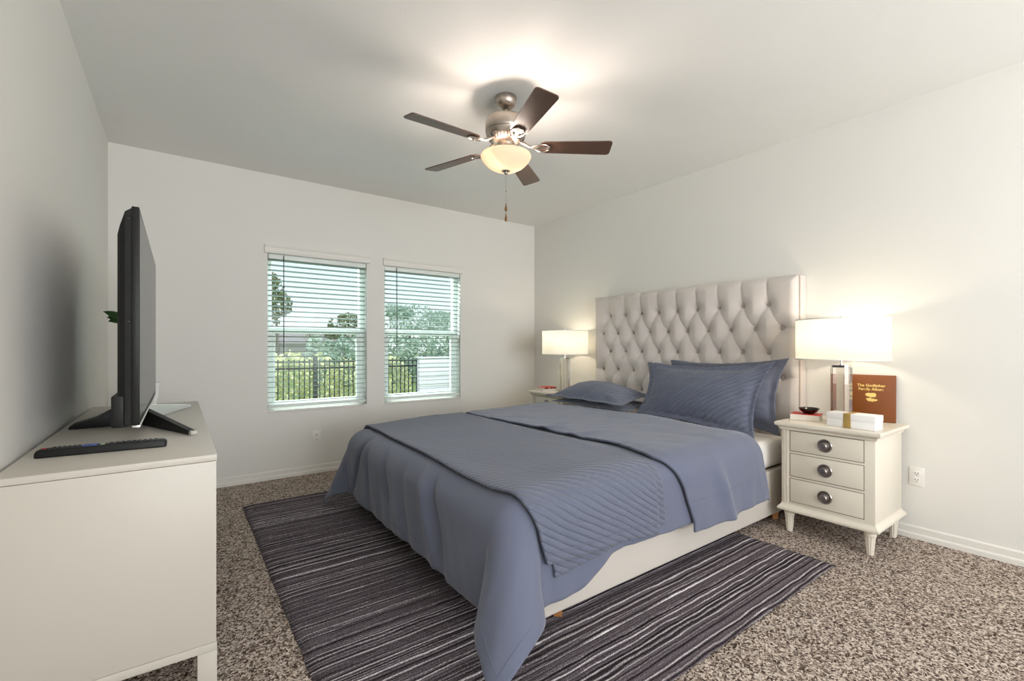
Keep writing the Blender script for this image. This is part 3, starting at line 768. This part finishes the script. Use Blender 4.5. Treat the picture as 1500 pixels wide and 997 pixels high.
# ------------------------------------------------------------------ dresser
DX0, DX1, DY0, DY1, DZ = XL+.012, .106, 1.845, 3.738, .826
dr = empty('dresser', ((DX0+DX1)/2, (DY0+DY1)/2, 0), 'long low cream dresser on legs against the left wall', 'dresser')
MB().box(DX0, DX1, DY0, DY1, DZ-.021, DZ, .0015).build('top', M['dresser'], dr)
MB().box(DX0+.003, DX1-.002, DY0+.0015, DY0+.02, .192, DZ-.0225, .0008).build('side_panel', M['dresser'], dr)
MB().box(DX0+.003, DX1-.002, DY1-.02, DY1-.0015, .192, DZ-.0225, .0008).build('side_panel', M['dresser'], dr)
MB().box(DX0+.004, DX1-.022, DY0+.02, DY1-.02, .192, DZ-.0215).build('carcass', M['dresser'], dr)
mb = MB(); mb.box(DX0+.003, DX1, DY0, DY0+.02, .164, .1908, .0008).box(DX0+.003, DX1, DY1-.02, DY1, .164, .1908, .0008)
mb.box(DX1-.02, DX1, DY0+.02, DY1-.02, .164, .1908, .0008).build('base_rail', M['dresser'], dr)
for lx in (DX0+.003, DX1-.055):
    for ly in (DY0, DY1-.055):
        MB().box(lx, lx+.055, ly, ly+.055, 0, .1635, .001).build('leg', M['dresser'], dr)
cols = 3; wd = (DY1-DY0-.04)/cols
for c_ in range(cols):
    for (za, zb) in ((.196, .392), (.398, .594), (.600, .800)):
        ya = DY0+.02+wd*c_+.002; d = MB().box(DX1-.022, DX1-.002, ya, ya+wd-.004, za, zb, .001).build('drawer', M['dresser'], dr)
        MB().box(DX1-.004, DX1+.014, ya+wd/2-.06, ya+wd/2+.06, zb-.05, zb-.04, .003).build('handle', M['nickel'], d)

# ------------------------------------------------------------------ television
tv = empty('television', (-.15, 2.83, DZ), 'large black flat television standing on the dresser, seen edge-on', 'television')
TY0, TY1, TZ0, TZ1, TX = 2.105, 3.555, .905, 1.690, -.113
mb = MB(); mb.box(TX-.022, TX, TY0, TY1, TZ0+.006, TZ1, .003); mb.build('bezel', M['black'], tv)
MB().box(TX-.003, TX+.0008, TY0+.012, TY1-.012, TZ0+.026, TZ1-.012).build('screen', M['screen'], tv, smooth=False)
MB().box(TX-.020, TX+.003, TY0, TY1, TZ0-.003, TZ0+.0055, .001).build('lower_trim', M['chrome'], tv)
mb = MB()
def shell(prof):
    lv = []
    for (x, e, et, eb) in prof: lv.append([mb.bm.verts.new(p) for p in ((x, TY0+e, TZ0+eb), (x, TY1-e, TZ0+eb), (x, TY1-e, TZ1-et), (x, TY0+e, TZ1-et))])
    for a, b in zip(lv, lv[1:]):
        for k in range(4): mb.bm.faces.new((a[k], a[(k+1) % 4], b[(k+1) % 4], b[k]))
    mb.bm.faces.new(lv[0]); mb.bm.faces.new(lv[-1])
shell([(TX-.0222, .006, .006, .008), (TX-.040, .008, .02, .008), (TX-.055, .020, .07, .008), (TX-.062, .03, .10, .01)])
mb.build('back_shell', M['black'], tv, ang=15)
MB().box(TX-.078, TX-.030, TY0+.012, TY1-.012, TZ0, TZ0+.112, .005).build('rear_housing', M['black'], tv)
for (yy, zz) in ((TY0+.001, 1.645), (TY0+.003, 1.28), (TY0+.004, .94)):
    MB().lathe([(.003, 0), (.003, .002)], 0, 0, 10, mtx=Matrix.Translation((TX-.03, yy+.003, zz)) @ Matrix.Rotation(pi/2, 4, 'X')).build('screw', M['glossblack'], tv)
# stand: rear foot sweeping up to the neck and two splayed front bars
prof = [(-.392, .8275), (-.135, .8275), (-.135, .905), (-.195, .960), (-.212, .965), (-.232, .925), (-.262, .890), (-.31, .865), (-.388, .840)]
mb = MB(); mb.prism(prof, lambda a, b: Vector((a, 2.765, b)), lambda a, b: Vector((a, 2.90, b)), .002); mb.build('rear_foot', M['black'], tv, ang=30)
def bar(p0, p1, w, h0, h1):
    p0, p1 = Vector(p0), Vector(p1); d = (p1-p0); d.z = 0; d.normalize(); s_ = Vector((-d.y, d.x, 0))*w/2
    b = MB(); up = Vector((0, 0, 1))
    A = [b.bm.verts.new(q) for q in (p0-s_, p0+s_, p0+s_+up*h0, p0-s_+up*h0)]; B_ = [b.bm.verts.new(q) for q in (p1-s_, p1+s_, p1+s_+up*h1, p1-s_+up*h1)]
    b.bm.faces.new(A[::-1]); b.bm.faces.new(B_)
    for k in range(4): b.bm.faces.new((A[k], A[(k+1) % 4], B_[(k+1) % 4], B_[k]))
    bmesh.ops.bevel(b.bm, geom=b.bm.edges[:], offset=.0015, segments=1, affect='EDGES'); return b
nb = bar((-.15, 2.80, .8275), (.046, 2.318, .8275), .026, .085, .016).build('front_foot', M['black'], tv, ang=20); nb['label'] = 'black bar of the stand pointing towards the camera'
bar((.0462, 2.3165, .8275), (.0525, 2.300, .8275), .0265, .0165, .014).build('foot_tip', M['chrome'], nb, ang=20)
fb = bar((-.15, 2.86, .8275), (.050, 3.392, .8275), .026, .085, .014).build('front_foot', M['silver'], tv, ang=20); fb['label'] = 'silver bar of the stand pointing to the window wall'

# ------------------------------------------------------------------ remote control
rc = empty('remote_control', (-.2, 2.12, DZ), 'black remote control lying on the dresser in front of the television', 'remote')
RA = radians(-4); RM = Matrix.Translation((-.207, 2.122, DZ+.0008)) @ Matrix.Rotation(RA, 4, 'Z')
sec = [(-.024, .004), (-.019, 0), (.019, 0), (.024, .004), (.0235, .020), (.021, .0255), (.010, .0275), (-.010, .0275), (-.021, .0255), (-.0235, .020)]
b = MB(); rings = []
for (x, kx, kz) in ((-.172, .80, .6), (-.168, .93, .85), (-.160, 1, 1), (.160, 1, 1), (.168, .95, .9), (.172, .82, .65)):
    rings.append([b.bm.verts.new(RM @ Vector((x, y*kx, z*kz))) for y, z in sec])
for A, B_ in zip(rings, rings[1:]):
    for k in range(len(sec)): b.bm.faces.new((A[k], A[(k+1) % len(sec)], B_[(k+1) % len(sec)], B_[k]))
b.bm.faces.new(rings[0]); b.bm.faces.new(rings[-1][::-1]); b.build('body', M['black'], rc, ang=40)
def rbtn(x, y, w, l, m): MB().box(x-l/2, x+l/2, y-w/2, y+w/2, .0262, .0290, .001, 1, mtx=RM).build('button', m, rc)
rbtn(-.150, -.008, .010, .012, M['btn_red'])
for k in range(6):
    for y in (-.012, 0, .012): rbtn(-.130+k*.0125, y, .009, .008, M['button'])
for k in range(2): rbtn(-.048+k*.020, 0, .030, .018, M['btn_blue'])
rbtn(-.004, -.006, .014, .012, M['btn_green'])
for k in range(9):
    for y in (-.012, 0, .012): rbtn(.016+k*.0155, y, .009, .0095, M['button'])

# ------------------------------------------------------------------ plant behind the television
pl_ = empty('potted_plant', (-.145, 3.655, DZ), 'small green plant in a white pot half hidden behind the television', 'plant')
MB().lathe([(.030, DZ+.0005), (.036, DZ+.003), (.046, DZ+.07), (.050, DZ+.135), (.051, DZ+.14), (.046, DZ+.14), (.043, DZ+.118), (.001, DZ+.115)], -.145, 3.655, 32).build('pot', M['pot'], pl_)
def leaf(base, tip, w, m=M['petrol']):
    base, tip = Vector(base), Vector(tip); d = tip-base; L = d.length; d.normalize(); sd = d.cross(Vector((.2, -1, .45))).normalized(); up = sd.cross(d)
    b = MB()
    def f(u, v):
        ww = w*sin(pi*min(1, .04+u*.96))**.8*(1-.25*u); a = (v-.5)*2
        return base+d*L*u+sd*ww*a*.5+up*(.18*w*abs(a)-.25*L*(u-.2)**2*.6+.25*L*.04*.6)
    b.grid(10, 4, f); o = b.build('leaf', m, pl_, ang=180); solid(o, .0012, 0)
sb = Vector((-.145, 3.655, DZ+.115))
ends = [((-.262, 3.60, 1.352), [((-.352, 3.56, 1.398), .056), ((-.338, 3.57, 1.364), .056), ((-.330, 3.55, 1.340), .056), ((-.25, 3.58, 1.40), .04)]),
        ((-.20, 3.61, 1.26), [((-.25, 3.56, 1.30), .04), ((-.19, 3.56, 1.34), .04)]),
        ((-.16, 3.665, 1.30), [((-.17, 3.60, 1.37), .04), ((-.15, 3.70, 1.38), .04)]),
        ((-.17, 3.69, 1.18), [((-.21, 3.71, 1.26), .04), ((-.18, 3.64, 1.25), .04)])]
for e, lv in ends:
    e = Vector(e); mid = (sb+e)/2+Vector((.02, .01, .05))
    MB().tube([sb, mid, e], [.003, .0025, .0016], 6).build('stem', M['petrol'], pl_)
    for tip, w_ in lv: leaf(e, tip, w_)

# ------------------------------------------------------------------ ceiling fan
fx, fy = 1.645, 2.320
fan = empty('ceiling_fan', (fx, fy, H), 'brushed nickel ceiling fan with five dark wood blades and a lit glass bowl', 'ceiling fan')
MB().lathe([(.066, H-.0005), (.068, H-.006), (.066, H-.035), (.056, H-.056), (.036, H-.070), (.022, H-.076), (.014, H-.078)], fx, fy, 40).build('canopy', M['nickel'], fan)
MB().lathe([(.0125, 2.60), (.0125, H-.075)], fx, fy, 16).build('downrod', M['nickel'], fan)
MB().lathe([(.012, 2.628), (.03, 2.622), (.034, 2.612), (.100, 2.606), (.122, 2.598), (.128, 2.585), (.128, 2.530), (.124, 2.520), (.10, 2.518)], fx, fy, 56).build('motor_housing', M['nickel'], fan)
vr = MB().lathe([(.10, 2.519), (.126, 2.516), (.118, 2.490), (.095, 2.468), (.062, 2.455), (.050, 2.455)], fx, fy, 56).build('vent_ring', M['nickel'], fan)
mb = MB()
for k in range(30):
    a = 2*pi*k/30; R_ = Matrix.Translation((fx, fy, 0)) @ Matrix.Rotation(a, 4, 'Z') @ Matrix.Translation((.1015, 0, 2.474)) @ Matrix.Rotation(radians(-45), 4, 'Y')
    mb.box(-.018, .018, -.0035, .0035, -.002, .002, mtx=R_)
mb.build('vent_slot', M['slot'], vr, smooth=False)
MB().lathe([(.05, 2.456), (.052, 2.45), (.045, 2.436), (.048, 2.428), (.05, 2.392), (.07, 2.388), (.07, 2.383), (.012, 2.383), (.012, 2.30)], fx, fy, 40).build('light_fitter', M['nickel'], fan)
bowl = MB().lathe([(.140, 2.378), (.150, 2.377), (.153, 2.370), (.149, 2.360), (.138, 2.343), (.112, 2.318), (.078, 2.298), (.042, 2.288), (.022, 2.286), (.018, 2.286)], fx, fy, 64, caps=False).build('glass_bowl', M['bowl'], fan); solid(bowl, .004, 1)
MB().lathe([(.026, 2.291), (.028, 2.286), (.024, 2.279), (.012, 2.274), (.010, 2.266), (.006, 2.262), (.001, 2.260)], fx, fy, 24).build('finial', M['nickel'], fan)
ch = MB().tube([(fx, fy, 2.262), (fx, fy, 2.062)], .0011, 5).build('pull_chain', M['nickel'], fan)
MB().sphere((fx, fy, 2.158), .0035).build('chain_bead', M['brass'], ch)
for z in (2.052, 1.990):
    MB().lathe([(.001, z+.030), (.003, z+.026), (.0035, z+.016), (.008, z-.004), (.0075, z-.014), (.001, z-.022)], fx, fy, 16).build('chain_fob', M['brass'], ch)
MB().tube([(fx, fy, 2.032), (fx, fy, 2.018)], .001, 5).build('chain_link', M['nickel'], ch)
def make_bm(kind):
    b = MB()
    if kind == 'blade':
        pts = []
        L0, L1 = .205, .655
        for q in range(9): a = pi/2+pi*q/8; pts.append((L0+.035+.035*cos(a), .053*sin(a)))
        rc_ = .022
        for (cx_, cy_, a0) in ((L1-rc_, -.066+rc_, -pi/2), (L1-rc_, .066-rc_, 0)):
            for q in range(5): a = a0+pi/2*q/4; pts.append((cx_+rc_*cos(a), cy_+rc_*sin(a)))
        b.prism(pts, lambda x, y: Vector((x, y, -.003)), lambda x, y: Vector((x, y, .003)))
    else:
        b.tube([(.085, 0, .042), (.11, 0, .030), (.15, 0, .004), (.19, 0, -.003)], [.011, .010, .009, .008], 8)
        for sgn in (-1, 1):
            b.tube([(.155, 0, .0), (.185, sgn*.022, -.006), (.215, sgn*.038, -.0075), (.245, sgn*.034, -.0075), (.268, sgn*.014, -.007), (.262, 0, -.007)], .0045, 6)
        b.box(.19, .262, -.010, .010, -.0085, -.0035, .002)
        for px, py in ((.215, .034), (.215, -.034), (.262, 0)): b.sphere((px, py, -.008), .007, (1, 1, .5), 10, 6)
    return b
for k in range(5):
    a = radians(37+72*k); R_ = Matrix.Translation((fx, fy, 2.432)) @ Matrix.Rotation(a, 4, 'Z') @ Matrix.Rotation(radians(-12), 4, 'X')
    bo = make_bm('blade').xform(R_).build('blade', M['blade'], fan, ang=40)
    make_bm('arm').xform(R_).build('blade_arm', M['nickel'], bo, ang=50)
for q in range(2):
    light('fan_bulb', 'POINT', (fx+.055*(1 if q else -1), fy-.02, 2.346), FAN_W/2, (1, .86, .76), shadow_soft_size=.036)

# ------------------------------------------------------------------ outdoors
struct(MB().box(-40, 60, YB+T+.01, 110, -.45, -.35).build('ground', M['grass'], smooth=False))
def at(px, py, Y):
    yaw = radians(36.1); F = Vector((sin(yaw), cos(yaw), 0)); R = Vector((cos(yaw), -sin(yaw), 0))
    d = F+R*((px-750)/670)-Vector((0, 0, 1))*((py-508)/670); return Vector((0, 0, CH))+d*(Y/d.y)
GZ = -.35
fen = empty('fence', (1.0, 9.0, GZ), 'dark iron picket fence across the yard behind the windows', 'fence')
fx0, fx1 = -.6, 4.25
for z in (.90, .78, -.22): MB().box(fx0, fx1, 8.985, 9.015, z, z+.035).build('rail', M['iron'], fen, smooth=False)
xk = fx0
while xk < fx1:
    MB().box(xk-.009, xk+.009, 8.99, 9.01, -.32, .965).build('picket', M['iron'], fen, smooth=False); xk += .088
for xp in (-.6, 2.05, 4.25): MB().box(xp-.035, xp+.035, 8.965, 9.035, GZ, 1.02, .004).build('post', M['iron'], fen)
sd0, sd1 = at(614, 523, 8.2), at(690, 523, 8.2)
pf = empty('yard_wall', (sd0.x+1, 8.2, GZ), 'pale lavender boarded wall standing right of the iron fence', 'wall')
MB().box(sd0.x, sd1.x+.8, 8.2, 8.3, GZ, .97, .004).build('panel', M['siding'], pf)
MB().box(sd0.x-.03, sd1.x+.83, 8.17, 8.33, .97, 1.0, .004).build('cap', M['siding'], pf)
for k in range(7):
    MB().box(sd0.x, sd1.x+.8, 8.185, 8.2, GZ+.03+.185*k, GZ+.19+.185*k, .003).build('board', M['siding'], pf)

def foliage(mb, c, r, n, ls, rn, sc=(1, 1, 1)):
    for _ in range(n):
        while True:
            v = Vector((rn.uniform(-1, 1), rn.uniform(-1, 1), rn.uniform(-1, 1)))
            if v.length <= 1: break
        v = v.normalized()*v.length**.4
        p = Vector(c)+Vector((v.x*r*sc[0], v.y*r*sc[1], v.z*r*sc[2]))
        a = Vector((rn.gauss(0, 1), rn.gauss(0, 1), rn.gauss(0, 1))).normalized(); b = a.cross(Vector((rn.gauss(0, 1), rn.gauss(0, 1), rn.gauss(0, 1)))).normalized()
        l = ls*rn.uniform(.6, 1.3)
        mb.bm.faces.new([mb.bm.verts.new(p+a*l), mb.bm.verts.new(p+b*l*.5), mb.bm.verts.new(p-a*l), mb.bm.verts.new(p-b*l*.5)])
def tree(label, c, blobs, n, ls, m, trunk_r, seed, group='trees beyond the fence'):
    rn = random.Random(seed); r = empty('tree', (c.x, c.y, GZ), label, 'tree', group)
    mb = MB(); zmin = 9
    for (dx, dz, rad, sc) in blobs:
        foliage(mb, (c.x+dx, c.y, c.z+dz), rad, n, ls, rn, sc); zmin = min(zmin, c.z+dz)
    mb.build('crown', m, r, smooth=False)
    MB().tube([(c.x, c.y, GZ), (c.x+.05, c.y, (GZ+zmin)/2), (c.x, c.y, zmin)], [trunk_r, trunk_r*.8, trunk_r*.5], 8).build('trunk', M['bark'], r)
c = at(404, 440, 14)
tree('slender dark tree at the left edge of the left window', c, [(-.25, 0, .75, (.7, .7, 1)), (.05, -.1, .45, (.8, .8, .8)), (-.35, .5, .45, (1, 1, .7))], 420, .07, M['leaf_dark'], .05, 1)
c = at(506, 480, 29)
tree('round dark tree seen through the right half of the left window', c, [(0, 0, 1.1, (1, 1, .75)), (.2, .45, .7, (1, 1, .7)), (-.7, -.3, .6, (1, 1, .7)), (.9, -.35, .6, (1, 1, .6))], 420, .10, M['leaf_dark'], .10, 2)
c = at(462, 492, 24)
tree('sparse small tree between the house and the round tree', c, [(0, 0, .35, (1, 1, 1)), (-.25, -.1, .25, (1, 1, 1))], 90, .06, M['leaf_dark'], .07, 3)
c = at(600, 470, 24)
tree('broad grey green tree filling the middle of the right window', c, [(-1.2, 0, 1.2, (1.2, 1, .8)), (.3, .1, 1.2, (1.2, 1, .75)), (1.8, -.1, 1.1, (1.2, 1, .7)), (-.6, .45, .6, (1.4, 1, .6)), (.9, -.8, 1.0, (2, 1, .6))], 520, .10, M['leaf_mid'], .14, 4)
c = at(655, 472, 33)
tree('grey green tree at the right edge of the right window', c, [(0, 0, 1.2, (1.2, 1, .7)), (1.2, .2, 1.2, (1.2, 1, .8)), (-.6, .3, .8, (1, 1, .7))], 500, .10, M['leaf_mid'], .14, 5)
def shrub(label, x0, x1, y, z0, z1, n, ls, m, seed):
    rn = random.Random(seed); mb = MB(); k = max(2, int((x1-x0)/.5))
    for i in range(k):
        cx_ = x0+(x1-x0)*(i+.5)/k; hz = (z1-z0)/2*rn.uniform(.85, 1.1)
        foliage(mb, (cx_, y+rn.uniform(-.2, .2), z0+hz), hz, n, ls, rn, ((x1-x0)/k/hz*.75, .8, 1))
    o = mb.build('hedge', m, smooth=False); return tag(o, label, 'hedge', 'hedges in the yard', 'stuff')
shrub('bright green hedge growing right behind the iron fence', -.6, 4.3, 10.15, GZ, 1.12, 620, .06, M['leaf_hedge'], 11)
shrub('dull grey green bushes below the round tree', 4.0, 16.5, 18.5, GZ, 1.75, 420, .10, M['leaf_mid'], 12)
hp = at(438, 508, 70)
hs = empty('house', (hp.x, 70, GZ), 'low grey roofed house in the distance beyond the hedge', 'house')
MB().box(hp.x-6, hp.x+7, 70, 78, GZ, 1.7).build('wall', M['brick'], hs, smooth=False)
mb = MB(); mb.prism([(69.4, 1.7), (74, 3.4), (78.6, 1.7)], lambda a, b: Vector((hp.x-6.8, a, b)), lambda a, b: Vector((hp.x+7.8, a, b))); mb.build('roof', M['roof'], hs, smooth=False)
for dx in (-3.6, 1.6, 3.8): MB().box(hp.x+dx-.7, hp.x+dx+.7, 69.93, 69.99, .4, 1.35).build('window', M['pane_dark'], hs, smooth=False)
